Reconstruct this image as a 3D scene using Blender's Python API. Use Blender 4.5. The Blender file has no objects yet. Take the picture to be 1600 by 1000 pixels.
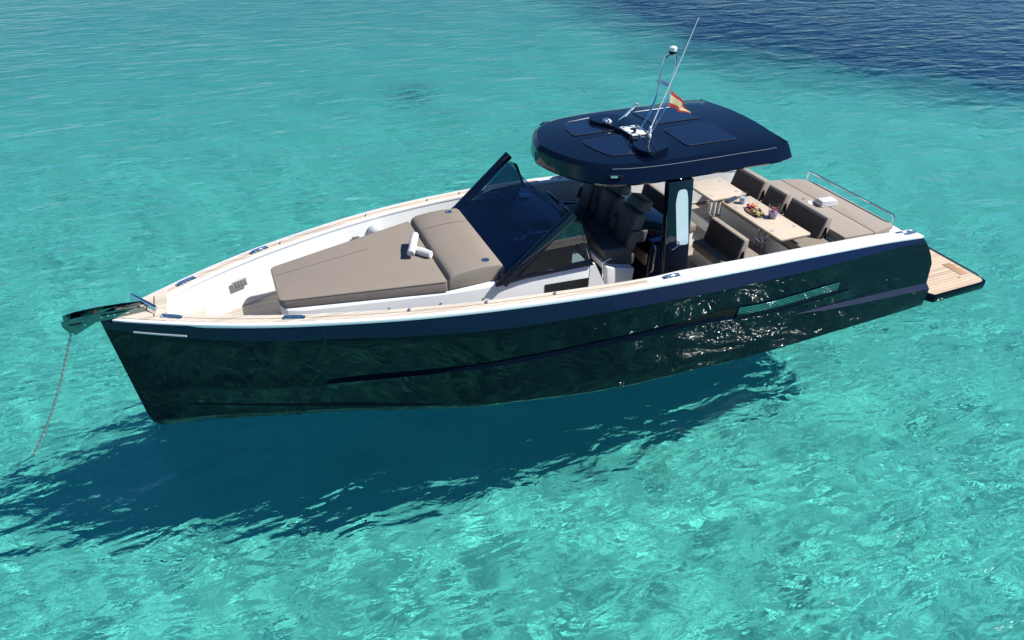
import bpy, bmesh, math, random
import numpy as np
from mathutils import Matrix, Vector
R = math.radians
sc = bpy.context.scene
COL = sc.collection
rnd = random.Random(7)

# ------------------------------------------------------------ camera
yaw, pitch, roll = -1.983, 0.615, 0.020
h = Vector((math.cos(yaw), math.sin(yaw), 0))
fw = Vector((h.x*math.cos(pitch), h.y*math.cos(pitch), -math.sin(pitch)))
r0 = Vector((h.y, -h.x, 0)); u0 = r0.cross(fw)
rt = r0*math.cos(roll)+u0*math.sin(roll); up = -r0*math.sin(roll)+u0*math.cos(roll)
cd = bpy.data.cameras.new('camera'); cam = bpy.data.objects.new('camera', cd); COL.objects.link(cam)
M4 = Matrix((rt, up, -fw)).transposed().to_4x4(); M4.translation = Vector((10.755, 8.575, 6.931))
cam.matrix_world = M4
cd.lens = 24.0; cd.sensor_width = 36; cd.clip_start = .1; cd.clip_end = 4000
sc.camera = cam

# ------------------------------------------------------------ sky and sun
EL, AZ = R(49), R(150)
w = bpy.data.worlds.new('World'); sc.world = w; w.use_nodes = True
nt = w.node_tree
sky = nt.nodes.new('ShaderNodeTexSky'); sky.sky_type = 'NISHITA'; sky.sun_disc = False
sky.sun_elevation = EL; sky.sun_rotation = R(90)-AZ
sky.air_density = 1.0; sky.dust_density = 0.0; sky.ozone_density = 1.5
skm = nt.nodes.new('ShaderNodeMix'); skm.data_type = 'RGBA'; skm.blend_type = 'MULTIPLY'; skm.inputs['Factor'].default_value = 1
nt.links.new(sky.outputs[0], skm.inputs['A']); skm.inputs['B'].default_value = (.44, .79, 1.2, 1)   # deep clear Mediterranean blue
nt.links.new(skm.outputs['Result'], nt.nodes['Background'].inputs[0])
nt.nodes['Background'].inputs[1].default_value = .06
sl = bpy.data.lights.new('sun', 'SUN'); sl.energy = 4.9; sl.angle = R(.6); sl.color = (1, .965, .905)
so = bpy.data.objects.new('sun', sl); COL.objects.link(so)
sd = Vector((math.cos(EL)*math.cos(AZ), math.cos(EL)*math.sin(AZ), math.sin(EL)))
so.rotation_euler = sd.to_track_quat('Z', 'Y').to_euler(); so.location = sd*60
sl.cycles.is_caustics_light = True
sc.view_settings.view_transform = 'Standard'; sc.view_settings.look = 'None'
sc.view_settings.exposure = .4; sc.view_settings.gamma = 1
sc.cycles.use_denoising = True; sc.cycles.sample_clamp_indirect = 30; sc.cycles.sample_clamp_direct = 2.5
sc.cycles.max_bounces = 14; sc.cycles.transmission_bounces = 10; sc.cycles.transparent_max_bounces = 12

# ------------------------------------------------------------ node helpers
def new_mat(name):
    m = bpy.data.materials.new(name); m.use_nodes = True
    return m, m.node_tree, m.node_tree.nodes['Principled BSDF']
def N(t, kind, **k):
    n = t.nodes.new(kind)
    for a, v in k.items():
        if a in n.inputs: n.inputs[a].default_value = v
        else: setattr(n, a, v)
    return n
def L(t, a, b): t.links.new(a, b)
def simple(name, col, rough=.4, metal=0, spec=.5, var=0, vscale=8, bump=0, bscale=120, coat=0):
    m, t, b = new_mat(name)
    b.inputs['Base Color'].default_value = (*col, 1); b.inputs['Roughness'].default_value = rough
    b.inputs['Metallic'].default_value = metal; b.inputs['Specular IOR Level'].default_value = spec
    if coat: b.inputs['Coat Weight'].default_value = coat; b.inputs['Coat Roughness'].default_value = .03
    tc = N(t, 'ShaderNodeTexCoord')
    if var:
        n = N(t, 'ShaderNodeTexNoise', Scale=vscale, Detail=5.0); L(t, tc.outputs['Object'], n.inputs['Vector'])
        mx = N(t, 'ShaderNodeMix', data_type='RGBA')
        mx.inputs['A'].default_value = (*[c*(1-var) for c in col], 1)
        mx.inputs['B'].default_value = (*[min(1, c*(1+var)) for c in col], 1)
        L(t, n.outputs['Fac'], mx.inputs['Factor']); L(t, mx.outputs['Result'], b.inputs['Base Color'])
    if bump:
        n2 = N(t, 'ShaderNodeTexNoise', Scale=bscale, Detail=3.0); L(t, tc.outputs['Object'], n2.inputs['Vector'])
        bp = N(t, 'ShaderNodeBump', Strength=bump, Distance=.01); L(t, n2.outputs['Fac'], bp.inputs['Height'])
        L(t, bp.outputs['Normal'], b.inputs['Normal'])
    return m

def teak(name, base, axis=1, pitchw=.055, seam=(.12, .1, .08)):
    m, t, b = new_mat(name)
    tc = N(t, 'ShaderNodeTexCoord'); sx = N(t, 'ShaderNodeSeparateXYZ'); L(t, tc.outputs['Object'], sx.inputs[0])
    mul = N(t, 'ShaderNodeMath', operation='MULTIPLY'); L(t, sx.outputs[axis], mul.inputs[0]); mul.inputs[1].default_value = 1/pitchw
    fr = N(t, 'ShaderNodeMath', operation='FRACT'); L(t, mul.outputs[0], fr.inputs[0])
    lt = N(t, 'ShaderNodeMath', operation='LESS_THAN'); L(t, fr.outputs[0], lt.inputs[0]); lt.inputs[1].default_value = .1
    fl = N(t, 'ShaderNodeMath', operation='FLOOR'); L(t, mul.outputs[0], fl.inputs[0])
    wn = N(t, 'ShaderNodeTexWhiteNoise', noise_dimensions='1D'); L(t, fl.outputs[0], wn.inputs['W'])
    mp = N(t, 'ShaderNodeMapping'); L(t, tc.outputs['Object'], mp.inputs[0])
    mp.inputs['Scale'].default_value = (4, 60, 20) if axis == 1 else (60, 4, 20)
    gn = N(t, 'ShaderNodeTexNoise', Scale=1.0, Detail=6.0); L(t, mp.outputs[0], gn.inputs['Vector'])
    ad = N(t, 'ShaderNodeMath', operation='ADD'); L(t, wn.outputs['Value'], ad.inputs[0]); L(t, gn.outputs['Fac'], ad.inputs[1])
    rp = N(t, 'ShaderNodeValToRGB'); L(t, ad.outputs[0], rp.inputs['Fac'])
    e = rp.color_ramp.elements
    e[0].position = .3; e[0].color = (*[c*.78 for c in base], 1); e[1].position = 1.4; e[1].color = (*[min(1, c*1.15) for c in base], 1)
    e[1].position = 1.0
    mx = N(t, 'ShaderNodeMix', data_type='RGBA'); L(t, lt.outputs[0], mx.inputs['Factor']); L(t, rp.outputs['Color'], mx.inputs['A'])
    mx.inputs['B'].default_value = (*seam, 1)
    L(t, mx.outputs['Result'], b.inputs['Base Color']); b.inputs['Roughness'].default_value = .65
    b.inputs['Specular IOR Level'].default_value = .3
    return m

def glass(name, tint, ior=1.45, rough=0.0):
    m = bpy.data.materials.new(name); m.use_nodes = True; t = m.node_tree; t.nodes.clear()
    o = N(t, 'ShaderNodeOutputMaterial'); tr = N(t, 'ShaderNodeBsdfTransparent'); gl = N(t, 'ShaderNodeBsdfGlossy')
    tr.inputs[0].default_value = (*tint, 1); gl.inputs['Roughness'].default_value = rough
    f = N(t, 'ShaderNodeFresnel', IOR=ior); mx = N(t, 'ShaderNodeMixShader')
    ge = N(t, 'ShaderNodeNewGeometry'); mr = N(t, 'ShaderNodeMapRange'); L(t, ge.outputs['Backfacing'], mr.inputs['Value'])
    mr.inputs['To Min'].default_value = ior; mr.inputs['To Max'].default_value = 1/ior; L(t, mr.outputs[0], f.inputs['IOR'])
    L(t, f.outputs[0], mx.inputs[0]); L(t, tr.outputs[0], mx.inputs[1]); L(t, gl.outputs[0], mx.inputs[2]); L(t, mx.outputs[0], o.inputs[0])
    return m

NAVY = simple('navy_gelcoat', (.0012, .004, .009), .03, spec=.17)
BAND = simple('navy_band_skylit', (.004, .009, .036), .1, spec=.3)  # hull navy made bluer: the sky's reflection put into the colour
LEDGE = simple('navy_ledge_lit', (.009, .014, .034), .2, spec=.5)  # lighter copy of the hull navy, sky and sun sheen put into the colour
BLACKG = simple('black_gloss', (.002, .005, .015), .05, spec=.5)
BLACKM = simple('black_matt', (.006, .006, .007), .6, spec=.15)
RUBBER = simple('dark_seam', (.02, .018, .016), .7)
WHITE = simple('white_gelcoat', (.78, .79, .79), .25, var=.015, vscale=2)
NONSKID = simple('white_nonskid', (.74, .75, .75), .6, bump=.15, bscale=300)
TEAK = teak('bleached_teak', (.62, .53, .43), 1, .055, (.36, .31, .26))
TEAKX = teak('bleached_teak_platform', (.60, .46, .33), 1, .07, (.2, .15, .1))
TEAKG = teak('grey_teak', (.40, .35, .29), 1, .06)
FABRIC = simple('taupe_fabric', (.27, .23, .19), .85, spec=.15, var=.06, vscale=3, bump=.5, bscale=5)
FABLT = simple('light_taupe_fabric', (.36, .31, .26), .85, spec=.15, var=.05, vscale=5, bump=.2, bscale=500)
FABDK = simple('dark_seam_shade_fabric', (.115, .095, .08), .9, spec=.1, var=.06, vscale=6, bump=.2, bscale=500)  # seam brown; on the backrest fronts it carries painted shade
SEATG = simple('charcoal_vinyl', (.085, .085, .08), .55, spec=.3, var=.06, vscale=6, bump=.1, bscale=200)
STEEL = simple('polished_steel', (.75, .76, .78), .08, metal=1)
STEELR = simple('brushed_steel', (.6, .62, .65), .3, metal=1)
TABLE = simple('oak_table_top', (.62, .52, .40), .45, var=.12, vscale=5)
TOWEL = simple('white_terry_towel', (.72, .71, .72), .95, spec=.05, var=.05, vscale=40, bump=.8, bscale=260)
GREYW = simple('grey_moulding', (.42, .42, .42), .5, var=.03)
WSGLASS = glass('windscreen_clear_glass', (.48, .58, .72), 1.55)
SIDEGL = glass('side_tinted_glass', (.42, .52, .55), 1.8)
CLEAR = glass('clear_glass', (.93, .95, .97), 1.4)
PALE = simple('frosted_pane', (.55, .66, .7), .15)
DARKGL = simple('dark_glass', (.006, .01, .012), .03, spec=.7)

def cloth(name, col):
    m = bpy.data.materials.new(name); m.use_nodes = True; t = m.node_tree; t.nodes.clear()
    o = N(t, 'ShaderNodeOutputMaterial'); d = N(t, 'ShaderNodeBsdfDiffuse'); r_ = N(t, 'ShaderNodeBsdfTranslucent'); x_ = N(t, 'ShaderNodeMixShader')
    d.inputs[0].default_value = (*col, 1); r_.inputs[0].default_value = (*col, 1); x_.inputs[0].default_value = .6
    L(t, d.outputs[0], x_.inputs[1]); L(t, r_.outputs[0], x_.inputs[2]); L(t, x_.outputs[0], o.inputs[0]); return m

# ------------------------------------------------------------ mesh helpers
SPLIT = {'headrest_seam', 'mattress_seam', 'deck_hatch', 'platform_bracket', 'vent_frame', 'vent_slat', 'rail_socket', 'stern_fairlead', 'bow_roller', 'bracket_bolt', 'bracket_slot', 'trunk_stud',
         'instrument_screen', 'locker_door', 'plate_bolt', 'table_fitting', 'lens', 'berry', 'melon_piece', 'fig_piece', 'strawberry', 'orange_slice', 'lettuce_leaf', 'cutlery', 'deck_seam',
         'gunwale_cap', 'teak_rail', 'rail_seam', 'bulwark_lining', 'hinge_bracket'}
def islands(bm):
    seen = set(); out = []
    for v in bm.verts:
        if v in seen: continue
        st = [v]; seen.add(v); isl = []
        while st:
            a = st.pop(); isl.append(a)
            for e in a.link_edges:
                o = e.other_vert(a)
                if o not in seen: seen.add(o); st.append(o)
        out.append(isl)
    return out
def finish(name, bm, mat, parent=None, smooth=35, label=None):
    if name in SPLIT:
        bm.verts.index_update(); isl = islands(bm)
        if len(isl) > 1:
            first = None
            for g in isl:
                nb = bmesh.new(); mp = {v: nb.verts.new(v.co) for v in g}
                for f in {f for v in g for f in v.link_faces}: nb.faces.new([mp[v] for v in f.verts])
                o = finish_one(name, nb, mat, parent, smooth, label); first = first or o
            bm.free(); return first
    return finish_one(name, bm, mat, parent, smooth, label)
def finish_one(name, bm, mat, parent=None, smooth=35, label=None):
    me = bpy.data.meshes.new(name)
    bmesh.ops.recalc_face_normals(bm, faces=bm.faces[:])
    bm.to_mesh(me); bm.free()
    o = bpy.data.objects.new(name, me); COL.objects.link(o)
    if mat: me.materials.append(mat)
    if smooth:
        me.shade_smooth()
        try: me.set_sharp_from_angle(angle=R(smooth))
        except Exception: pass
    if parent is not None:
        o.parent = parent
        o.matrix_parent_inverse = parent_world(parent).inverted()
    if label: o['label'] = label
    return o
def parent_world(p):
    if p.parent is None: return p.matrix_basis.copy()
    return parent_world(p.parent) @ p.matrix_parent_inverse @ p.matrix_basis
def empty(name, loc, label, cat, group=None):
    o = bpy.data.objects.new(name, None); COL.objects.link(o); o.location = loc
    o.matrix_basis = Matrix.Translation(loc)
    o['label'] = label; o['category'] = cat
    if group: o['group'] = group
    o.empty_display_size = .3
    return o
def tag(o, label, cat, group=None):
    o['label'] = label; o['category'] = cat
    if group: o['group'] = group
    return o
def bevel(bm, amt, seg=2, ang=30):
    if amt <= 0: return
    es = [e for e in bm.edges if len(e.link_faces) == 2 and e.calc_face_angle(0) > R(ang)]
    bmesh.ops.bevel(bm, geom=es, offset=amt, segments=seg, affect='EDGES', profile=.5, clamp_overlap=True)
def box_bm(c, s, bev=0, seg=2, rot=None, bm=None):
    b = bmesh.new(); bmesh.ops.create_cube(b, size=1)
    for v in b.verts: v.co = Vector((v.co.x*s[0], v.co.y*s[1], v.co.z*s[2]))
    bevel(b, bev, seg)
    m = Matrix.Translation(c) @ (rot if rot else Matrix.Identity(4))
    for v in b.verts: v.co = m @ v.co
    return merge(bm, b)
def merge(bm, b):
    if bm is None: return b
    tmp = bpy.data.meshes.new('tmp'); b.to_mesh(tmp); b.free(); bm.from_mesh(tmp); bpy.data.meshes.remove(tmp)
    return bm
def hexa(p, bev=0, seg=2, bm=None):
    """8 corners: bottom 4 (ccw), top 4"""
    b = bmesh.new(); v = [b.verts.new(q) for q in p]
    for f in ((3, 2, 1, 0), (4, 5, 6, 7), (0, 1, 5, 4), (1, 2, 6, 5), (2, 3, 7, 6), (3, 0, 4, 7)):
        b.faces.new([v[i] for i in f])
    bmesh.ops.recalc_face_normals(b, faces=b.faces[:])
    bevel(b, bev, seg); return merge(bm, b)
def prism(poly, z0, z1, bev=0, seg=2, bm=None, ax='z'):
    """poly of 2D points extruded along ax; z0,z1 numbers or functions of the point"""
    b = bmesh.new()
    f0 = z0 if callable(z0) else (lambda p: z0); f1 = z1 if callable(z1) else (lambda p: z1)
    def put(p, c): return {'z': (p[0], p[1], c), 'y': (p[0], c, p[1]), 'x': (c, p[0], p[1])}[ax]
    lo = [b.verts.new(put(p, f0(p))) for p in poly]; hi = [b.verts.new(put(p, f1(p))) for p in poly]
    n = len(poly)
    b.faces.new(lo[::-1]); b.faces.new(hi)
    for i in range(n): b.faces.new((lo[i], lo[(i+1) % n], hi[(i+1) % n], hi[i]))
    bmesh.ops.recalc_face_normals(b, faces=b.faces[:])
    bevel(b, bev, seg, 40); return merge(bm, b)
def loft(rings, close=True, cap0=True, cap1=True, bm=None):
    b = bmesh.new(); rv = [[b.verts.new(p) for p in r] for r in rings]; n = len(rings[0])
    for i in range(len(rv)-1):
        for j in range(n if close else n-1):
            k = (j+1) % n
            try: b.faces.new((rv[i][j], rv[i][k], rv[i+1][k], rv[i+1][j]))
            except Exception: pass
    if cap0 and close: b.faces.new(rv[0][::-1])
    if cap1 and close: b.faces.new(rv[-1])
    bmesh.ops.recalc_face_normals(b, faces=b.faces[:])
    return merge(bm, b)
def tube(path, r, seg=10, bm=None, cap=True):
    P = [Vector(p) for p in path]; rings = []
    rr = r if hasattr(r, '__len__') else [r]*len(P)
    t0 = (P[1]-P[0]).normalized(); a = Vector((0, 0, 1)) if abs(t0.z) < .9 else Vector((1, 0, 0))
    nrm = t0.cross(a).normalized()
    for i, p in enumerate(P):
        t = ((P[min(i+1, len(P)-1)]-p).normalized()+(p-P[max(i-1, 0)]).normalized()).normalized()
        nrm = (nrm-t*nrm.dot(t)).normalized(); bn = t.cross(nrm)
        rings.append([p+(nrm*math.cos(k*2*math.pi/seg)+bn*math.sin(k*2*math.pi/seg))*rr[i] for k in range(seg)])
    return loft(rings, True, cap, cap, bm)
def lathe(c, prof, seg=20, bm=None):
    """prof list of (r,z) around z axis at c"""
    return loft([[(c[0]+max(r, 1e-4)*math.cos(k*2*math.pi/seg), c[1]+max(r, 1e-4)*math.sin(k*2*math.pi/seg), c[2]+z) for k in range(seg)] for r, z in prof], bm=bm)
def smooth_path(pts, n=8):
    P = [Vector(p) for p in pts]; out = []
    for i in range(len(P)-1):
        a, b, c, d = P[max(i-1, 0)], P[i], P[i+1], P[min(i+2, len(P)-1)]
        for k in range(n):
            t = k/n
            out.append(.5*((2*b)+(c-a)*t+(2*a-5*b+4*c-d)*t*t+(3*b-a-3*c+d)*t**3))
    out.append(P[-1]); return out
def bend(pts, rad=.05, n=5):
    """polyline with rounded corners"""
    P = [Vector(p) for p in pts]; out = [P[0]]
    for i in range(1, len(P)-1):
        a = (P[i-1]-P[i]); c = (P[i+1]-P[i]); d = min(rad, a.length*.45, c.length*.45)
        s = P[i]+a.normalized()*d; e = P[i]+c.normalized()*d
        for k in range(n+1):
            t = k/n; out.append(s*(1-t)**2+P[i]*2*t*(1-t)+e*t*t)
    out.append(P[-1]); return out
def round_poly(pts, rad, n=4):
    out = []; m = len(pts)
    for i in range(m):
        p = Vector((*pts[i], 0)); a = Vector((*pts[i-1], 0))-p; c = Vector((*pts[(i+1) % m], 0))-p
        rr = rad[i] if hasattr(rad, '__len__') else rad
        d = min(rr, a.length*.45, c.length*.45); s = p+a.normalized()*d; e = p+c.normalized()*d
        for k in range(n+1):
            t = k/n; q = s*(1-t)**2+p*2*t*(1-t)+e*t*t; out.append((q.x, q.y))
    return out

# ------------------------------------------------------------ hull form (x forward from the stern, y to port, z up from the water)
def pchip(X, Y):
    X = np.array(X, float); Y = np.array(Y, float); hh = np.diff(X); d = np.diff(Y)/hh; m = np.zeros_like(X)
    m[0], m[-1] = d[0], d[-1]
    for i in range(1, len(X)-1):
        m[i] = 0 if d[i-1]*d[i] <= 0 else (hh[i-1]+hh[i])/(hh[i-1]/d[i]+hh[i]/d[i-1])
    def f(x):
        x = min(max(x, X[0]), X[-1]); i = min(max(int(np.searchsorted(X, x)-1), 0), len(X)-2)
        t = (x-X[i])/hh[i]
        return float((1+2*t)*(1-t)**2*Y[i]+t*(1-t)**2*hh[i]*m[i]+t*t*(3-2*t)*Y[i+1]+t*t*(t-1)*hh[i]*m[i+1])
    return f
G = pchip([0, 1, 2, 3, 4, 5, 6, 7, 8, 9, 10, 10.7, 11.4, 12, 12.4, 12.66], [1.72, 1.77, 1.84, 1.90, 1.95, 1.97, 1.95, 1.88, 1.76, 1.57, 1.29, 1.05, .745, .43, .2, .04])
W = pchip([-.5, 0, 1.8, 3.2, 4.43, 5.62, 6.46, 7.17, 8.22, 8.93, 9.81, 10.96, 11.83, 12.3, 12.62], [1.9, 1.93, 1.98, 1.99, 1.95, 1.88, 1.78, 1.65, 1.41, 1.15, .83, .47, .2, .08, .015])
def sh(x): t = x/12; return 1.391+1.398*t-.951*t*t
def shs(x, s):
    if s > 0: return sh(x)
    k = min(max((x-.95)/.3, 0), 1); k = k*k*(3-2*k)
    return .72+(sh(x)-.72)*k
BD = pchip([0, 1.9, 3.65, 6.3, 8, 9.2, 10.4, 11.7, 12.66], [.06, .11, .16, .2, .26, .245, .22, .19, .1])
LZ = pchip([1.5, 1.9, 4.08, 4.34, 5.5, 6.2, 7, 8.6, 10.2], [.83, .84, .90, .955, 1.0, .985, .94, .82, .68])
LO = pchip([1.7, 2.0, 3.8, 5, 7, 9, 10.1, 10.25], [0, .028, .035, .045, .036, .028, .02, 0])
LBZ = pchip([-.5, .75, 2.85], [.34, .47, .66]); LBO = pchip([-.5, .75, 2.2, 2.85], [.075, .065, .035, 0])
STEM = lambda z: 12.62+.066*z
def section(x, s):
    """points from gunwale to keel at station x for side s"""
    k = x/12.66
    g, wl, z0, bd = G(x), W(x), shs(x, s), BD(x)+.05*min(1, max(0, (10-x)/3))*min(1, .3+x/4)
    def side(z): return wl+(g+.10*min(1, (12.66-x)/1.5)*min(1, .4+x/4)-wl)*min(max(z/max(sh(x), .1), 0), 1.0)
    lo = LO(x) if 1.7 < x < 10.25 else 0; lb = LBO(x) if x < 2.85 else 0
    lz, lbz = LZ(x), LBZ(x)
    top = min(z0-bd, sh(x)-bd)
    lz = min(lz, top-.1)
    pts = [(g, z0), (side(top), top), (side(top*.85+lz*.15)-lo*.1, top*.85+lz*.15), (side(top*.65+lz*.35)-lo*.4, top*.65+lz*.35), (side(top*.4+lz*.6)-lo*.8, top*.4+lz*.6), (side(lz)-lo, lz+.03), (side(lz)+.012*(lo > 0), lz-.005)]
    zb = min(lbz, lz-.1)
    pts += [(side(zb)-lb*.5, zb+lb*.5), (side(zb)+lb*.75, zb-lb*.6), (side(.3*zb)+lb*.3, .35*zb), (wl, .0)]
    dz = -.12; keel = -.62*(1-max(0, (k-.55)/.45)**2.2*.72)
    pts += [(wl*.97, dz), (wl*.5, (keel+dz)/2-.06), (0.0, keel)]
    out = []
    for y, z in pts:
        if x < 1.4:
            a = min(max((1.36-z)/.9, 0), 1); a = 1-(1-a)**2.2; xx = x-.42*a*(1-x/1.4)
        else: xx = x
        f = max(0, (x-11.2)/(12.66-11.2)); xx += (STEM(max(z, -.6))-12.66)*f
        if z < .05 and x > 11: xx -= .18*f*min(1, (.05-z)/.4)
        out.append((xx, s*y, z))
    return out

XS = sorted(set([2.62, 2.85, 0, .15, .35, .6, .85, .95, 1.0, 1.05, 1.1, 1.15, 1.2, 1.25, 1.4, 1.7, 1.72] + list(np.round(np.arange(2, 10, .25), 3)) + [10.1, 10.15, 10.2, 10.25, 10.4, 10.6, 10.8, 11, 11.2, 11.4, 11.6, 11.8, 12, 12.15, 12.3, 12.42, 12.52, 12.6, 12.66]))
yacht = empty('motor_yacht', (6.3, 0, 0), 'dark blue open motor yacht with hardtop, teak swim platform and taupe sunbeds', 'yacht')

def build_hull():
    b = bmesh.new(); mats = [NAVY, BAND]
    ends = {}
    for s in (1, -1):
        secs = [section(x, s) for x in XS]
        rv = [[b.verts.new(p) for p in q] for q in secs]
        for i in range(len(rv)-1):
            for j in range(len(rv[0])-1):
                f = b.faces.new((rv[i][j], rv[i+1][j], rv[i+1][j+1], rv[i][j+1])); f.material_index = 1 if j == 0 else 2 if (j == 7 and XS[i] < 2.85) else 0
        ends[s] = (rv[0], rv[-1])
    # transom
    a, c = ends[1][0], ends[-1][0]
    for j in range(len(a)-1): b.faces.new((a[j], a[j+1], c[j+1], c[j]))
    a, c = ends[1][1], ends[-1][1]
    for j in range(len(a)-1): b.faces.new((a[j], c[j], c[j+1], a[j+1]))
    bmesh.ops.remove_doubles(b, verts=b.verts[:], dist=.0005)
    o = finish('hull', b, NAVY, yacht, 24); o.data.materials.append(BAND); o.data.materials.append(LEDGE)
    return o
hull = build_hull()

# plan-view offset line of the gunwale: point at station x moved inwards by d
def gin(x, d, s):
    e = .05; dx, dy = 2*e, G(min(x+e, 12.66))-G(max(x-e, 0)); l = math.hypot(dx, dy)
    px, py = x+d*dy/l, G(x)-d*dx/l
    return px, s*max(py, 0.0)
def strip(bm, s, x0, x1, d0, d1, z_off, th, zf=None, n=70, d1f=None):
    rings = []
    for i in range(n+1):
        x = x0+(x1-x0)*i/n; z = (zf(x) if zf else shs(x, s))+z_off
        a = gin(x, d0, s); q = gin(x, d1f(x) if d1f else d1, s)
        rings.append([(a[0], a[1], z-th), (a[0], a[1], z), (q[0], q[1], z), (q[0], q[1], z-th)])
    return loft(rings, True, True, True, bm)
CAPW = lambda x: .21+.05*min(1, max(0, (5.6-x)/.5))
b = None
for s in (1, -1): b = strip(b, s, .0, 12.6, -.012, .2, .025, .05, d1f=CAPW)
bevel(b, .008, 2, 50)
finish('gunwale_cap', b, WHITE, yacht)
b = None
for s in (1, -1): b = strip(b, s, 5.75, 12.05, .045, .19, .031, .012)
tk = finish('teak_rail', b, TEAK, yacht, 40)
b = None
for s in (1, -1):
    b = strip(b, s, 5.75, 12.1, .115, .12, .0335, .003)
finish('rail_seam', b, RUBBER, tk, 0)
# inner bulwark walls
def hull_y(x, z):
    p = section(min(max(x, 0), 12.6), 1); zs = [q[2] for q in p][::-1]; ys = [q[1] for q in p][::-1]
    return max(.02, float(np.interp(z, zs, ys)))
def floor_z(x): return 1.2 if x > 10.55 else .92
b = bmesh.new()
for s in (1, -1):
    prev = None
    xs = list(np.linspace(1.2 if s < 0 else .2, 12.2, 82))
    for x in xs:
        p = gin(x, CAPW(x)-.012, s)
        v = (b.verts.new((p[0], p[1], shs(x, s)-.01)), b.verts.new((p[0], s*min(abs(p[1])-.02, hull_y(p[0], .95)-.04), min(.95, shs(x, s)-.05))))
        if prev: b.faces.new((prev[0], v[0], v[1], prev[1]))
        prev = v
finish('bulwark_lining', b, WHITE, yacht)

# floors
def plan_floor(name, x0, x1, d, z, mat, th=.03, lim=None, n=24):
    pts = []
    for x in np.linspace(x0, x1, n): pts.append((x, max(min(gin(x, d, 1)[1], hull_y(x, z)-.05, hull_y(x, z-th)-.05), .01)))
    poly = pts+[(x, -y) for x, y in pts[::-1]]
    return finish(name, prism(poly, z-th, z), mat, yacht, 40)
plan_floor('cockpit_floor', .3, 10.6, .18, .92, TEAKG)
plan_floor('bow_well_floor', 10.55, 11.62, .18, 1.2, TEAKG)
plan_floor('bow_step', 11.56, 11.97, .18, 1.55, TEAK, .4)
finish('bow_bulkhead', hexa([(11.93, -.29, 1.3), (11.97, -.29, 1.3), (11.97, .29, 1.3), (11.93, .29, 1.3), (11.93, -.42, 1.82), (11.97, -.40, 1.82), (11.97, .40, 1.82), (11.93, .42, 1.82)]), WHITE, yacht)
# triangular teak foredeck at the stem
pts = [(x, max(gin(x, .05, 1)[1], .005)) for x in np.linspace(11.95, 12.56, 12)]
poly = pts+[(x, -y) for x, y in pts[::-1]]
bd = finish('bow_deck', prism(poly, lambda p: sh(p[0])-.05, lambda p: sh(p[0])+.035), TEAK, yacht, 40)
b = None
for (x, y, a) in ((12.12, 0, 0), ):
    b = box_bm((12.1, .0, sh(12.1)+.036), (.012, .5, .004), bm=b)
    b = box_bm((12.3, .0, sh(12.3)+.036), (.38, .01, .004), bm=b)
finish('deck_seam', b, RUBBER, bd, 0)

# stern: aft deck under the sun pad, starboard passage
finish('aft_bulkhead', box_bm((.2, .35, .88), (.3, 2.3, .95), .04, 3), WHITE, yacht)
finish('aft_quarter_deck', hexa([(.05, 1.0, 1.2), (.9, 1.0, 1.2), (.9, 1.62, 1.2), (.05, 1.55, 1.2), (.05, 1.0, 1.33), (.9, 1.0, 1.36), (.9, 1.62, 1.36), (.05, 1.55, 1.33)], .01), TEAK, yacht)

# swim platform
sp = [(-.3, 1.72), (-.33, -1.7), (-1.55, -1.62), (-1.72, -1.4), (-1.76, 0), (-1.74, 1.45), (-1.62, 1.84), (-1.5, 1.93), (-.33, 1.98)]
poly = round_poly([(-.45, -1.75), (-2.06, -1.75), (-2.12, 0), (-2.06, 1.98), (-.62, 1.98), (-.45, 1.7)], [.02, .2, .2, .16, .02, .02], 5)
plat = finish('swim_platform', prism(poly, .02, .16, .02, 2), NAVY, yacht)
poly2 = round_poly([(-.48, -1.70), (-2.0, -1.70), (-2.06, 0), (-2.0, 1.93), (-.66, 1.93), (-.48, 1.66)], [.02, .16, .2, .14, .02, .02], 5)
finish('teak_deck', prism(poly2, .155, .168), TEAKX, plat, 40)
b = box_bm((-1.83, 1.4, .170), (.2, .42, .006), .002); b = box_bm((-1.63, 1.67, .170), (.05, .05, .006), .002, bm=b)
finish('deck_hatch', b, simple('warm_teak', (.42, .25, .14), .6, var=.1, vscale=20), plat)
finish('platform_edge_rail', tube(bend([(-2.08, .4, .15), (-2.08, .4, .18), (-2.05, 1.75, .18), (-2.05, 1.75, .15)], .03), .012, 8), STEELR, plat)
b = None
for y in (-.9, .9): b = box_bm((-.3, y, .07), (.5, .3, .1), .01, bm=b)
finish('platform_bracket', b, BLACKM, plat)

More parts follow.
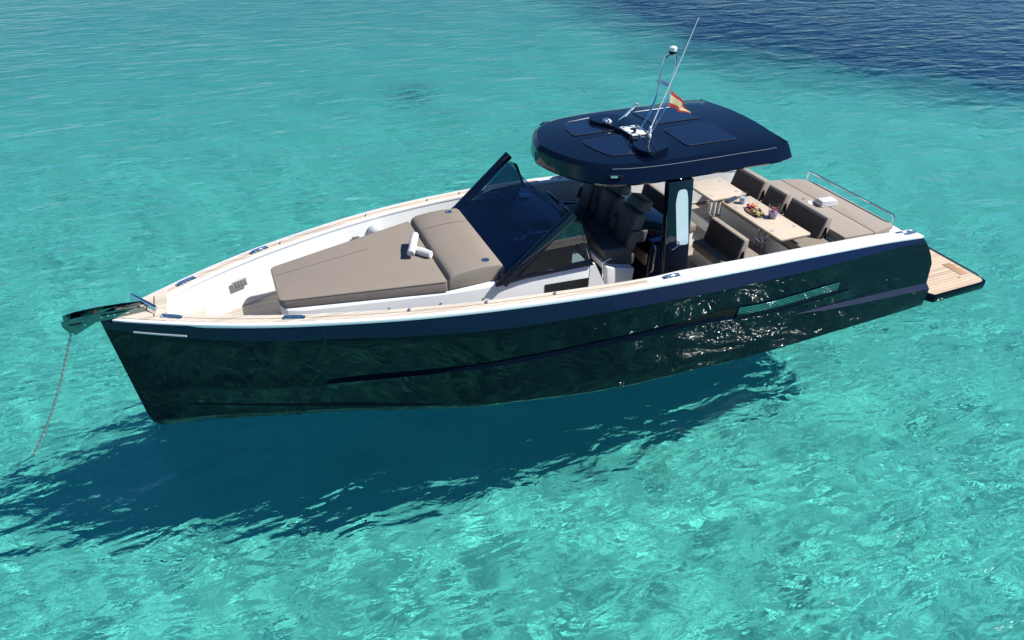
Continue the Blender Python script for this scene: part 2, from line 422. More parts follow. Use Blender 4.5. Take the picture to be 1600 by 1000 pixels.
# hull details
for s in (1, -1):
    def off(x, z, o):
        p = section(x, s); zs = [q[2] for q in p]; ys = [abs(q[1]) for q in p]
        y = np.interp(z, zs[::-1], ys[::-1]); xx = np.interp(z, zs[::-1], [q[0] for q in p][::-1]); return (float(xx), s*float(y+o), z)
    vz = lambda x, t: (LZ(x)+.01)*(1-t)+(LZ(x)+.215)*t
    b = bmesh.new(); n = 16; pv = None
    for i in range(n+1):
        x = 1.97+(4.1-1.97)*i/n
        v = [b.verts.new(off(x, vz(x, t), .008)) for t in (0, .5, 1)]
        if pv:
            for j in range(2): b.faces.new((pv[j], v[j], v[j+1], pv[j+1]))
        pv = v
    vp = finish('engine_vent', b, NAVY, yacht)
    b = None
    for k in range(6):
        t = (k+.3)/6.2
        b = loft([[off(x, vz(x, t), .006), off(x, vz(x, t+.02), .018), off(x, vz(x, t+.115), .022), off(x, vz(x, t+.13), .006)] for x in np.linspace(1.98, 4.08, 16)], True, True, True, b)
    finish('vent_slat', b, simple('glossy_slat', (.42, .50, .47), .04, metal=1), vp, 0)
    b = bmesh.new(); pv = None
    for i in range(13):
        t = i/12; x = 4.1+t*1.35; top = LZ(x)+.03+(.20-.0)*(1-t)**1.3*min(1, .8+t); lo_ = LZ(x)+.03
        v = [b.verts.new(off(x, z, .004)) for z in (lo_, (top+lo_)/2, top+.002)]
        if pv:
            for j in range(2): b.faces.new((pv[j], v[j], v[j+1], pv[j+1]))
        pv = v
    finish('vent_scoop', b, BLACKM, yacht)  # flat sheet; the dark of the scoop's recess is put into its black
    b = None
    b = loft([[off(x, 1.69+dz, .014) for dz in (0, .02)] for x in np.linspace(11.74, 12.33, 14)], False, bm=b)
    bmesh.ops.solidify(b, geom=b.faces[:], thickness=.01)
    finish('bow_light_strip', b, simple('clear_strip_lens', (.5, .52, .55), .3), yacht)
    # spray rail
    b = None
    rr = []
    for x in np.linspace(8.6, 12.0, 24):
        t = (x-8.6)/3.4; z = .03+.26*t**1.3
        rr.append([off(x, z+.05, -.004), off(x, z, .045*(1-t*.6)*min(1, t*3+.02)), off(x, z-.02, -.004)])
    finish('spray_rail', loft(rr), NAVY, yacht, 20)

# cleats and rail fittings
def cleat(x, s, d=.12, ln=.28):
    p = gin(x, d, s); q = gin(x+.2, d, s); a = math.atan2(q[1]-p[1], q[0]-p[0])
    z = shs(x, s)+.03
    b = box_bm((0, 0, .008), (ln, .07, .012), .005)
    b = merge(b, tube([(-ln*.42, 0, .03), (-ln*.2, 0, .034), (ln*.2, 0, .034), (ln*.42, 0, .03)], .013, 8))
    for k in (-1, 1): b = box_bm((k*ln*.2, 0, .02), (.025, .02, .03), .004, bm=b)
    m = Matrix.Translation((p[0], p[1], z)) @ Matrix.Rotation(a, 4, 'Z')
    for v in b.verts: v.co = m @ v.co
    return finish('cleat', b, STEEL, yacht)
for x, s in ((11.95, 1), (10.5, 1), (11.75, -1), (10.72, -1), (5.35, 1), (.22, 1), (5.35, -1)): cleat(x, s)
b = None
for x, s in ((9.1, 1), (7.15, 1), (8.1, 1), (10.4, -1), (9.0, -1), (7.9, -1), (7.3, -1)):
    p = gin(x, .14, s); b = lathe((p[0], p[1], sh(x)+.03), [(.02, 0), (.024, .012), (.012, .03), (0, .032)], 10, b)
finish('rail_socket', b, STEELR, yacht)
b = None
for x, d in ((.42, .2), (.15, .2)):
    p = gin(x, d, 1); b = box_bm((p[0], p[1], sh(x)+.026), (.2 if x > .3 else .07, .05, .012), .004, bm=b)
finish('stern_fairlead', b, STEEL, yacht)

# anchor roller at the stem
br = bmesh.new()
prof = [(12.2, 1.93), (12.45, 1.955), (12.75, 1.965), (13.0, 1.955), (13.14, 1.93), (13.15, 1.86), (13.09, 1.73), (13.04, 1.71), (12.93, 1.765), (12.78, 1.84), (12.5, 1.845), (12.2, 1.85)]
b = None
for y in (-.075, .075): b = prism([(x, z) for x, z in prof], y-.006, y+.006, .002, 1, b, 'y')
ab = finish('anchor_bracket', b, simple('mirror_steel', (.20, .26, .26), .04, metal=1), yacht)
b = None
for (x, z, r_) in ((13.06, 1.77, .055), (12.78, 1.9, .03)):
    b = tube([(x, -.068, z), (x, .068, z)], r_, 14, b)
finish('bow_roller', b, RUBBER, ab)
b = None
for (x, z) in ((13.07, 1.75), (12.9, 1.84), (12.7, 1.9), (12.62, 1.91), (12.55, 1.905), (12.4, 1.9)):
    b = tube([(x, .082, z), (x, .092, z)], .014, 8, b)
finish('bracket_bolt', b, STEEL, ab)
finish('bracket_slot', merge(box_bm((12.55, .082, 1.925), (.28, .004, .018)), box_bm((13.0, .082, 1.87), (.14, .004, .022))), BLACKM, ab, 0)
b = hexa([(12.06, .19, 1.87), (12.09, .21, 1.87), (12.38, -.18, 1.9), (12.35, -.20, 1.9), (12.04, .17, 1.965), (12.07, .19, 1.965), (12.36, -.20, 2.0), (12.33, -.22, 2.0)], .006)
finish('anchor_locker_lid', b, STEEL, yacht)

# ------------------------------------------------------------ foredeck block and helm console
def hb(x): return float(np.interp(x, [5.9, 7.2, 7.75, 8.4, 10.3, 10.5], [1.1, 1.1, 1.07, .97, .58, .5]))
def ztop(x): return float(np.interp(x, [5.9, 7.4, 7.8, 8.5, 10.5], [1.84, 1.86, 1.80, 1.77, 1.72]))
poly = [(10.57, .40)]+[(x, hb(x)) for x in (10.5, 10.3, 9.8, 9.2, 8.6, 8.4, 7.9, 7.6, 7.2, 6.6, 6.25)]
poly = poly+[(x, -y) for x, y in poly[::-1]]
blk = finish('foredeck_trunk', prism(poly, .93, lambda p: ztop(p[0]), .025, 3), WHITE, yacht, 30)
# raked end pieces of the console sides
for s in (1, -1):
    finish('console_side_wing', prism([(6.248, .95), (6.248, 1.838), (6.17, 1.838), (5.72, .95)], s*1.05, s*1.099, 0, 2, None, 'y'), WHITE, yacht)
    f = finish('console_window', prism(round_poly([(6.26, 1.40), (6.26, 1.62), (6.98, 1.66), (6.98, 1.46)], .015), s*1.09, s*1.107, 0, 1, None, 'y'), DARKGL, yacht)
    b = None
    for x in (9.9, 9.2, 8.5, 7.9): b = lathe((x, s*(hb(x)+.001), 1.62), [(.014, -.014), (.014, .014)], 8, b)
    finish('trunk_stud', b, STEELR, blk)
# cushion: flat sun bed that widens aft
def cushion(poly, zb, zt, bev=.04, seg=3): return prism(poly, zb, zt, bev, seg)
zc = lambda p: 1.87+(10.57-p[0])*.045
poly = round_poly([(10.585, .46), (8.40, .965), (8.40, -.965), (10.585, -.46)], [.08, .03, .03, .08], 4)
bed = finish('sunbed_mattress', cushion(poly, lambda p: 1.745+(10.57-p[0])*.02, zc, .035), FABRIC, yacht)
pz = [(x, y, zc((x, y))-.012) for x, y in round_poly([(10.583, .458), (8.405, .963), (8.405, -.963), (10.583, -.458)], [.08, .03, .03, .08], 4)]
finish('piping', tube(pz+[pz[0]], .007, 6), simple('taupe_piping', (.2, .17, .14), .8), bed)
b = None
for y0, y1 in ((-.19, -.38), ):
    b = tube([(10.55, y0, zc((10.55, 0))+.0005), (9.2, y1*.99, zc((9.2, 0))+.0005)], .004, 6, b)
finish('mattress_seam', b, FABDK, bed)
# bolster headrest
prof = [(8.385, 1.80), (8.385, 1.95), (8.355, 2.015), (8.28, 2.05), (8.05, 2.075), (7.85, 2.08), (7.62, 2.065), (7.56, 2.02), (7.56, 1.80)]
b = prism(prof, -.95, .95, .03, 3, None, 'y')
hd = finish('sunbed_headrest', b, FABRIC, yacht, 50)
for y in (-.82, .80):
    b = lathe((7.78, y, 2.076), [(.055, 0), (.055, .01), (.043, .012), (.04, .002), (0, .002)], 18)
    c = finish('cup_holder', b, STEEL, hd)
b = tube([(8.27, -.45, 2.054), (8.05, -.45, 2.077), (7.85, -.45, 2.082), (7.63, -.45, 2.067)], .004, 6)
finish('headrest_seam', b, FABDK, hd)

# black coaming and dashboard behind the headrest
zd = lambda x: float(np.interp(x, [6.0, 6.9, 7.3, 7.6, 7.72], [2.27, 2.24, 2.14, 1.98, 1.90]))
rows = []
for i in range(15):
    u = i/14; row = []
    for j in range(17):
        y = -1.06+2.12*j/16; xa = 6.12+.42*abs(y/1.06)**2.2; xf = 7.69-.05*abs(y)
        x = xf+(xa-xf)*u; row.append((x, y, zd(x)-.05*(abs(y)/1.06)**8))
    rows.append(row)
rows.append([(p[0]+.02, p[1], 2.1) for p in rows[-1]]); rows.append([(p[0]+.1, p[1], 1.2) for p in rows[-1]])
rows.insert(0, [(p[0]-.01, p[1], 1.74) for p in rows[0]])
db = loft(rows, False)
for j in (0, 16):
    edge = [r[j] for r in rows]; vs = [db.verts.new(p) for p in edge]
    lowv = [db.verts.new((p[0], p[1], 1.2)) for p in edge]
    for a in range(len(vs)-1):
        try: db.faces.new((vs[a], vs[a+1], lowv[a+1], lowv[a]))
        except Exception: pass
bmesh.ops.remove_doubles(db, verts=db.verts[:], dist=.0005)
DASHM = simple('blue_black_dash', (.003, .007, .03), .12, spec=1.0)
dash = finish('dashboard', db, DASHM, yacht, 40)
poly = round_poly([(7.0, -.85), (7.12, -.1), (7.0, .80), (6.5, .85), (6.28, .0), (6.5, -.88)], .12, 5)
finish('instrument_hood', prism(poly, 2.18, lambda p: 2.245+.06*(1-((p[0]-6.7)/.45)**2), .02, 3), DASHM, dash)
b = None
for y in (-.45, .15): b = box_bm((6.22, y+.1, 2.2), (.03, .42, .2), .01, rot=Matrix.Rotation(R(-25), 4, 'Y'), bm=b)
finish('instrument_screen', b, DARKGL, dash)
b = lathe((6.62, -.5, 2.295), [(.09, 0), (.09, .012), (.07, .018), (.065, .006), (.03, .006), (.028, .03), (0, .034)], 22)
finish('compass', b, STEEL, dash)
b = lathe((7.2, .55, 2.155), [(.03, 0), (.03, .025), (.012, .03), (0, .03)], 12)
finish('demist_vent', b, STEELR, dash)
b = tube(bend([(7.15, .62, 2.18), (7.1, .66, 2.28), (6.62, .84, 2.38)], .06), .014, 8)
finish('wiper_arm', b, STEELR, dash)
# steering wheel
b = None
c0 = Vector((6.02, .58, 2.16)); ax = Vector((-.8, 0, .6)).normalized(); e1 = Vector((0, 1, 0)); e2 = ax.cross(e1)
ring = [c0+(e1*math.cos(a)+e2*math.sin(a))*.19 for a in np.linspace(0, 2*math.pi, 29)]
b = tube(ring, .014, 8)
for a in (0, 2.1, 4.2): b = tube([c0-ax*.03, c0+(e1*math.cos(a)+e2*math.sin(a))*.185], .009, 6, b)
finish('steering_wheel', b, BLACKM, dash)

# windscreen: raked front pane between two dark pillars, side panes
ws = finish('windscreen', hexa([(7.615, -1.05, 1.985), (7.63, -1.05, 1.985), (7.63, 1.05, 1.985), (7.615, 1.05, 1.985), (6.70, -1.08, 2.68), (6.712, -1.08, 2.68), (6.712, 1.08, 2.68), (6.70, 1.08, 2.68)]), WSGLASS, yacht, 0)
for s in (1, -1):
    P0, P1 = Vector((7.66, s*1.12, 1.85)), Vector((6.62, s*1.14, 2.75))
    d = (P1-P0).normalized(); n = Vector((d.z, 0, -d.x))*-1
    wv, ww = .055, .045
    b = hexa([P0-n*wv+Vector((0, -ww, 0)), P0+n*wv*1.3+Vector((0, -ww, 0)), P0+n*wv*1.3+Vector((0, ww, 0)), P0-n*wv+Vector((0, ww, 0)),
              P1-n*wv+Vector((0, -ww, 0)), P1+n*wv*1.2+Vector((0, -ww, 0)), P1+n*wv*1.2+Vector((0, ww, 0)), P1-n*wv+Vector((0, ww, 0))], .012)
    finish('windscreen_pillar', b, BLACKG, ws)
    pl = [(7.42, 1.91), (6.60, 2.64), (6.50, 2.56), (6.29, 1.93)]
    sg = finish('side_window', prism(pl, s*1.125, s*1.135, 0, 1, None, 'y'), SIDEGL, yacht, 0)
    b = prism([(7.75, 1.82), (7.72, 1.88), (7.45, 1.92), (6.26, 1.935), (6.22, 1.85), (7.3, 1.86)], s*1.09, s*1.145, .004, 1, None, 'y')
    finish('side_window_sill', b, BLACKG, sg)
    b = prism([(6.56, 2.62), (6.48, 2.57), (6.25, 1.96), (6.29, 1.96), (6.51, 2.54)], s*1.118, s*1.142, 0, 1, None, 'y')
    finish('side_window_edge', b, DARKGL, sg)
# starboard sloping coaming beside the helm
finish('helm_coaming', hexa([(4.6, -1.25, .95), (6.3, -1.15, .95), (6.3, -1.02, .95), (4.6, -1.12, .95), (4.6, -1.25, 1.55), (6.3, -1.15, 1.9), (6.3, -1.02, 1.9), (4.6, -1.12, 1.55)], .01), BLACKG, yacht)

# ------------------------------------------------------------ pilot seats
for k, (y0, y1) in enumerate(((-.84, -.31), (-.26, .27), (.33, .88))):
    yc = (y0+y1)/2; wd = y1-y0
    st = finish('pilot_seat', hexa([(5.35, y0+.03, 1.66), (5.86, y0+.03, 1.70), (5.86, y1-.03, 1.70), (5.35, y1-.03, 1.66), (5.35, y0+.03, 1.84), (5.92, y0+.03, 1.88), (5.92, y1-.03, 1.88), (5.35, y1-.03, 1.84)], .045, 3), SEATG, yacht)
    b = hexa([(5.34, y0+.02, 1.76), (5.48, y0+.02, 1.80), (5.48, y1-.02, 1.80), (5.34, y1-.02, 1.76), (5.18, y0+.03, 2.34), (5.36, y0+.03, 2.38), (5.36, y1-.03, 2.38), (5.18, y1-.03, 2.34)], .045, 3)
    bk = finish('backrest', b, SEATG, st)
    b = hexa([(5.495, yc-.13, 1.86), (5.507, yc-.13, 1.865), (5.507, yc+.13, 1.865), (5.495, yc+.13, 1.86), (5.372, yc-.12, 2.33), (5.384, yc-.12, 2.34), (5.384, yc+.12, 2.34), (5.372, yc+.12, 2.33)], .004)
    finish('back_panel', b, simple('charcoal_quilting', (.07, .07, .07), .6, bump=.3, bscale=60), st)
    finish('headrest', hexa([(5.10, y0+.06, 2.34), (5.32, y0+.06, 2.39), (5.32, y1-.06, 2.39), (5.10, y1-.06, 2.34), (5.06, y0+.09, 2.50), (5.24, y0+.09, 2.54), (5.24, y1-.09, 2.54), (5.06, y1-.09, 2.50)], .04, 3), SEATG, st)
    for yy in (y0+.01, y1-.01):
        finish('armrest', hexa([(5.2, yy-.03, 1.90), (5.50, yy-.03, 1.94), (5.50, yy+.03, 1.94), (5.2, yy+.03, 1.90), (5.16, yy-.03, 2.10), (5.44, yy-.03, 2.12), (5.44, yy+.03, 2.12), (5.16, yy+.03, 2.10)], .025, 3), SEATG, st)
    finish('seat_base', hexa([(5.3, y0+.06, 1.5), (5.75, y0+.06, 1.5), (5.75, y1-.06, 1.5), (5.3, y1-.06, 1.5), (5.3, y0+.06, 1.67), (5.8, y0+.06, 1.69), (5.8, y1-.06, 1.69), (5.3, y1-.06, 1.67)], .02), SEATG, st)
hbk = finish('helm_seat_locker', hexa([(5.40, -.85, .93), (5.78, -.85, .93), (5.78, .95, .93), (5.40, .95, .93), (5.36, -.85, 1.5), (5.86, -.85, 1.62), (5.86, .95, 1.62), (5.36, .95, 1.5)], .015), WHITE, yacht)
b = None
for y0, y1 in ((.18, .82), (-.75, .08)):
    b = hexa([(5.79, y0, 1.05), (5.805, y0, 1.05), (5.805, y1, 1.05), (5.79, y1, 1.05), (5.858, y0, 1.52), (5.872, y0, 1.52), (5.872, y1, 1.52), (5.858, y1, 1.52)], .004, bm=b)
finish('locker_door', b, DARKGL, hbk)
finish('grab_rail', tube(bend([(5.9, .93, 1.35), (5.93, .93, 1.72), (5.8, .93, 1.76)], .03), .011, 8), STEEL, hbk)

# wet bar behind the pilot seats
wb = finish('wet_bar', box_bm((4.72, 0.0, 1.38), (.62, 1.7, .92), .02), BLACKG, yacht)
finish('bar_top', box_bm((4.72, 0.0, 1.855), (.68, 1.76, .03), .012), simple('blue_black_gloss', (.004, .012, .05), .03, spec=.8), wb)
finish('bar_drawer', box_bm((5.06, .62, 1.52), (.05, .4, .2), .01), simple('walnut', (.14, .10, .07), .5, var=.15, vscale=12), wb)
finish('bar_grab_rail', tube(bend([(5.0, .86, 1.3), (5.0, .92, 1.35), (5.0, .92, 1.75), (5.0, .86, 1.8)], .04), .012, 8), STEEL, wb)

# ------------------------------------------------------------ hardtop
HT = pchip([3.03, 3.1, 4.0, 5.0, 5.75, 6.1, 6.35, 6.5, 6.6, 6.66], [1.10, 1.13, 1.16, 1.15, 1.08, .96, .74, .5, .25, .001])
def outline(scale_y=1.0, dx=0.0, grow=0.0, n=16):
    xs = [3.03, 3.2, 3.5, 4, 4.5, 5, 5.4, 5.75, 5.95, 6.1, 6.23, 6.35, 6.44, 6.5, 6.56, 6.6, 6.64, 6.66]
    side = [((x-5)*(1+grow)+5+dx, HT(x)*scale_y) for x in xs]
    aft = [(side[0][0]-.09*(1-(y/1.1)**2), y*scale_y) for y in (-.9, -.6, -.3, 0, .3, .6, .9)]
    return [(x, -y) for x, y in side[::-1]][:-1]+[(side[0][0], -side[0][1])]+aft+side[:-1]+[side[-1]]
def ring(zf, **k): return [(x, y, zf(x, y)) for x, y in outline(**k)]
crown = lambda x, y: 3.275+.055*(1-(y/1.2)**2)-.02*max(0, x-5.6)
rings = [ring(lambda x, y: 3.0, scale_y=.8, grow=-.1), ring(lambda x, y: 3.02, scale_y=.95, grow=-.04), ring(lambda x, y: 3.06-.02*max(0, x-5), scale_y=1.11, grow=.0),
         ring(lambda x, y: 3.09-.02*max(0, x-5), scale_y=1.13, grow=.005), ring(lambda x, y: 3.245, scale_y=1.015, grow=.005), ring(lambda x, y: 3.252, scale_y=1.005, grow=.002),
         ring(crown, scale_y=.93, grow=-.03), ring(crown, scale_y=.7, grow=-.15), ring(crown, scale_y=.45, grow=-.4), ring(crown, scale_y=.2, grow=-.7)]
ht = finish('hardtop', loft(rings), BLACKG, yacht, 17)
# trim line and tinted panels
def patch(name, poly, zo, mat, parent, th=.006):
    b = prism(poly, lambda p: crown(p[0], p[1])+zo-th, lambda p: crown(p[0], p[1])+zo); return finish(name, b, mat, parent, 40)
PANEL = simple('tinted_roof_glass', (.005, .012, .035), .03, spec=.7)
for s in (1, -1):
    for poly in ([(6.02, s*.12), (5.98, s*.42), (5.86, s*.72), (5.32, s*.80), (5.30, s*.10)], [(4.62, s*.12), (4.62, s*.78), (3.74, s*.80), (3.74, s*.12)]):
        q = round_poly(poly, .07, 4)
        pn = patch('roof_panel', q, .010, PANEL, ht)
        pl = [(x, y, crown(x, y)+.008) for x, y in q]+[(q[0][0], q[0][1], crown(*q[0])+.008)]
        finish('panel_gasket', tube(pl, .006, 5), simple('dark_gasket', (.035, .04, .05), .2), pn)
for s in (1, -1):
    pl = [(x, s*HT(x)*1.01, 3.252) for x in np.linspace(3.3, 6.0, 14)]
    finish('hardtop_trim', tube(pl, .0035, 6), simple('grey_trim', (.22, .24, .27), .3), ht)
    b = box_bm((6.0, s*1.12, 3.18), (.22, .05, .05), .012, rot=Matrix.Rotation(R(-s*22), 4, 'Z'))
    nl = finish('navigation_light', b, BLACKM, ht)
    finish('light_lens', box_bm((6.03, s*1.135, 3.195), (.1, .035, .035), .01, rot=Matrix.Rotation(R(-s*22), 4, 'Z')), STEEL, nl)
pl = [(x, y, 3.262) for x, y in outline(scale_y=.99)[17:26]]
finish('aft_seal', tube(pl, .014, 6), BLACKM, ht)
# pillars
for s in (1, -1):
    y0, y1 = s*1.17, s*1.29
    pr = [(4.40, .92), (4.86, .92), (5.06, 1.55), (5.22, 3.04), (4.80, 3.04), (4.62, 1.55)]
    pp = finish('hardtop_pillar', prism(pr, y0, y1, .02, 2, None, 'y'), BLACKG, yacht)
    pw = round_poly([(4.695, 1.97), (4.905, 1.99), (5.055, 2.72), (5.045, 2.90), (4.905, 2.90), (4.86, 2.78)], .05, 4)
    finish('pillar_window', prism(pw, s*1.165, s*1.296, 0, 1, None, 'y'), PALE, pp)
    finish('pillar_handle', tube(bend([(5.0, s*1.29, 1.95), (5.0, s*1.35, 1.97), (4.9, s*1.35, 2.05), (4.9, s*1.29, 2.06)], .03), .012, 8), STEEL, pp)
# dog-bone plinth with antenna gear
cv = [(5.14, .88), (5.34, .95), (5.47, .80), (5.46, .60), (5.36, .42), (5.30, .25), (5.32, .0), (5.36, -.2), (5.5, -.42), (5.52, -.62), (5.38, -.74), (5.14, -.70), (4.98, -.55), (4.94, -.35), (4.97, -.1), (4.97, .2), (4.93, .45), (4.93, .66), (5.0, .82)]
cv = [(x-.02, y+.02) for x, y in cv]
spl = smooth_path([(x, y, 0) for x, y in cv+[cv[0]]], 4)[:-1]
pln = finish('antenna_plinth', prism([(p.x, p.y) for p in spl], 3.28, 3.38, .006, 1), BLACKG, ht, 20)
mp = finish('mounting_plate', box_bm((5.14, .15, 3.395), (.3, .38, .02), .006), WHITE, yacht)
b = None
for x, y in ((5.25, .02), (5.25, .28), (5.03, .02), (5.03, .28)): b = lathe((x, y, 3.40), [(.014, 0), (.014, .012), (0, .014)], 8, b)
b = merge(b, lathe((5.14, .12, 3.40), [(.05, 0), (.05, .01), (0, .012)], 14))
finish('plate_bolt', b, BLACKM, mp)
def arch_pt(y, zz): # frame leans aft low down and then stands almost upright
    x = float(np.interp(zz, [3.38, 3.78, 4.45], [5.06, 4.74, 4.60])); return (x, y+.15, zz)
lp = [(-.02, 3.39), (-.02, 3.5), (-.13, 3.76), (-.19, 4.05), (-.22, 4.28), (-.18, 4.38), (-.08, 4.43), (.04, 4.40), (.09, 4.30), (.10, 4.05), (.14, 3.78), (.24, 3.5), (.26, 3.39)]
ar = finish('antenna_arch', tube(smooth_path([arch_pt(*q) for q in lp], 5), .017, 10), STEEL, yacht)
finish('arch_crossbar', hexa([(4.64, -.04, 4.02), (4.74, -.04, 4.02), (4.74, .25, 4.02), (4.64, .25, 4.02), (4.64, -.04, 4.035), (4.74, -.04, 4.035), (4.74, .25, 4.035), (4.64, .25, 4.035)]), STEELR, ar)
b = lathe((4.60, .07, 4.42), [(.035, 0), (.055, .02), (.055, .05), (.052, .052)], 16)
ml = finish('masthead_light', b, BLACKM, ar)
finish('light_cap', lathe((4.60, .07, 4.47), [(.053, 0), (.056, .02), (.056, .05), (.04, .062), (0, .064)], 16), WHITE, ml)
b = lathe((5.06, .43, 3.37), [(.03, 0), (.03, .05), (.02, .06), (.02, .16), (.012, .17)], 10)
wh = finish('whip_antenna', tube([(5.06, .43, 3.5), (4.86, .41, 4.0), (4.66, .39, 4.48), (4.47, .37, 4.97)], [.012, .009, .007, .004], 8, b), WHITE, yacht)
b = tube([(5.2, -.19, 3.39), (5.2, -.19, 3.45), (5.16, -.13, 3.52), (5.05, -.02, 3.72)], .022, 8)
finish('horn', b, STEEL, yacht)
b = lathe((5.05, -.02, 3.72), [(.02, -.02), (.032, 0), (.032, .016), (0, .018)], 10)
b = box_bm((5.34, -.33, 3.41), (.1, .14, .05), .015, bm=b)
finish('searchlight', b, WHITE, yacht)
b = lathe((5.2, .25, 3.36), [(.02, 0), (.02, .08), (0, .085)], 8)
b = tube([(5.2, .25, 3.43), (5.3, .3, 3.40), (5.38, .42, 3.385), (5.3, .5, 3.385)], .008, 6, b)
finish('antenna_cable', b, BLACKM, yacht)

# ------------------------------------------------------------ cockpit
def bench(x0, x1, y0, y1, zt=1.34, legs=True):
    bs = finish('bench', box_bm(((x0+x1)/2, (y0+y1)/2, .92+.15), (x1-x0-.06, y1-y0-.06, .3), .01), WHITE, yacht)
    finish('seat_cushion', box_bm(((x0+x1)/2, (y0+y1)/2, zt-.07), (x1-x0, y1-y0, .14), .03, 3), FABRIC, bs)
    return bs
def backrest(bs, xb, y0, y1, zb, zt, th=.17, lean=.08):
    """upright pad whose forward face is at xb at the bottom, leaning aft"""
    b = hexa([(xb-th, y0, zb), (xb, y0, zb), (xb, y1, zb), (xb-th, y1, zb), (xb-th*.62-lean, y0+.01, zt), (xb-lean, y0+.01, zt), (xb-lean, y1-.01, zt), (xb-th*.62-lean, y1-.01, zt)], .02, 3)
    o = finish('backrest', b, FABLT, bs)
    f = hexa([(xb+.003, y0+.025, zb+.02), (xb+.006, y0+.025, zb+.02), (xb+.006, y1-.025, zb+.02), (xb+.003, y1-.025, zb+.02),
              (xb-lean+.003, y0+.035, zt-.025), (xb-lean+.006, y0+.035, zt-.025), (xb-lean+.006, y1-.035, zt-.025), (xb-lean+.003, y1-.035, zt-.025)])
    for q in (): pass
    finish('back_face', f, FABDK, bs, 0)  # dark sheet on the side away from the sun, shade put into its colour
    b = tube([(xb-th*.25, y1+.006, zb-.02), (xb-th*.6, y1+.006, zb+.2)], .014, 6)
    b = tube([(xb-th*.75, y1+.006, zb-.02), (xb-th*.55, y1+.006, zb+.2)], .014, 6, b)
    finish('hinge_bracket', b, BLACKM, bs)
    return o
# forward benches
bp = bench(3.02, 3.78, .28, 1.22); backrest(bp, 3.58, .30, 1.20, 1.34, 1.74)
bs_ = bench(3.35, 4.1, -1.30, -.18); backrest(bs_, 3.92, -1.28, -.22, 1.34, 1.80)
# aft sofa with three backrests
sf = finish('aft_sofa', box_bm((1.42, .2, 1.10), (1.5, 2.3, .38), .01), WHITE, yacht)
finish('seat_cushion', hexa([(1.4, -1.25, 1.24), (2.26, -1.25, 1.24), (2.26, 1.30, 1.24), (1.4, 1.34, 1.24), (1.4, -1.25, 1.38), (2.26, -1.25, 1.38), (2.26, 1.30, 1.38), (1.4, 1.34, 1.38)], .03, 3), FABRIC, sf)
for y0, y1 in ((-1.32, -.50), (-.40, .10), (.20, 1.10)): backrest(sf, 1.78, y0, y1, 1.385, 1.76, .2, .10)
finish('sofa_plinth', box_bm((2.275, 0.03, 1.08), (.02, 2.5, .30)), WHITE, sf, 0)
# sun pad aft of the backrests, two mattresses with a seam
p1 = round_poly([(1.56, 1.42), (.93, 1.47), (.93, -.88), (1.56, -1.0)], [.03, .02, .02, .12], 4)
p2 = round_poly([(.92, 1.47), (.38, 1.36), (.36, -.40), (.50, -.78), (.92, -.88)], [.02, .06, .25, .25, .04], 5)
pad = finish('sunpad_mattress', cushion(p1, 1.385, 1.535, .03), FABLT, yacht)
finish('sunpad_mattress', cushion(p2, 1.36, 1.535, .03), FABLT, yacht)
finish('sunpad_base', prism(round_poly([(1.6, 1.38), (.42, 1.33), (.40, -.4), (.52, -.74), (1.6, -.85)], .05, 4), .9, 1.385), WHITE, yacht)
# rail round the sun pad
rl = bend([(.36, -.78, 1.46), (.34, -.78, 1.66), (.33, .2, 1.66), (.33, 1.30, 1.66), (.36, 1.33, 1.42)], .07, 6)
finish('sunpad_rail', tube(rl, .018, 10), STEEL, yacht)
finish('sunpad_latch', merge(box_bm((.80, 1.475, 1.46), (.22, .02, .06), .006), tube([(.92, 1.49, 1.42), (.72, 1.49, 1.49)], .01, 6)), STEEL, yacht)
# starboard boarding gate and wall
finish('boarding_gate', prism([(1.05, .95), (1.62, .95), (1.62, 1.55), (1.42, 1.57), (1.2, 1.2)], -1.42, -1.36, .01, 2, None, 'y'), WHITE, yacht)
# tables
def table(x0, x1, y0, y1, z, lx, ly):
    t = finish('table', prism(round_poly([(x0, y0), (x1, y0), (x1, y1), (x0, y1)], .03, 3), z-.035, z, .006, 2), TABLE, yacht)
    finish('table_edge', prism(round_poly([(x0+.004, y0+.004), (x1-.004, y0+.004), (x1-.004, y1-.004), (x0+.004, y1-.004)], .03, 3), z-.05, z-.0355), simple('table_edging', (.12, .09, .07), .5), t)
    b = None
    for dx, dy in ((-.05, -.06), (.05, -.06), (-.05, .06), (.05, .06)): b = tube([(lx+dx, ly+dy, .93), (lx+dx, ly+dy, z-.05)], .022, 10, b)
    b = box_bm((lx, ly, z-.07), (.22, .26, .03), .006, bm=b); b = box_bm((lx, ly, 1.2), (.16, .18, .03), .006, bm=b)
    finish('table_leg', b, STEEL, t)
    b = None
    for fx, fy in ((.14, .2), (.14, .8), (.86, .2), (.86, .8)):
        b = lathe((x0+(x1-x0)*fx, y0+(y1-y0)*fy, z), [(.035, 0), (.035, .004), (.02, .005), (0, .003)], 12, b)
    finish('table_fitting', b, simple('grey_fitting', (.42, .44, .46), .4), t)
    return t
ZT = 1.59
table(2.07, 2.72, -.40, 1.18, ZT, 2.45, .52)
table(2.09, 2.86, -1.30, -.47, ZT+.01, 2.62, -.62)
# grey floor moulding below the tables and forward locker
finish('cockpit_sole_locker', box_bm((2.80, .0, 1.01), (.05, 2.4, .18), .005), WHITE, yacht)
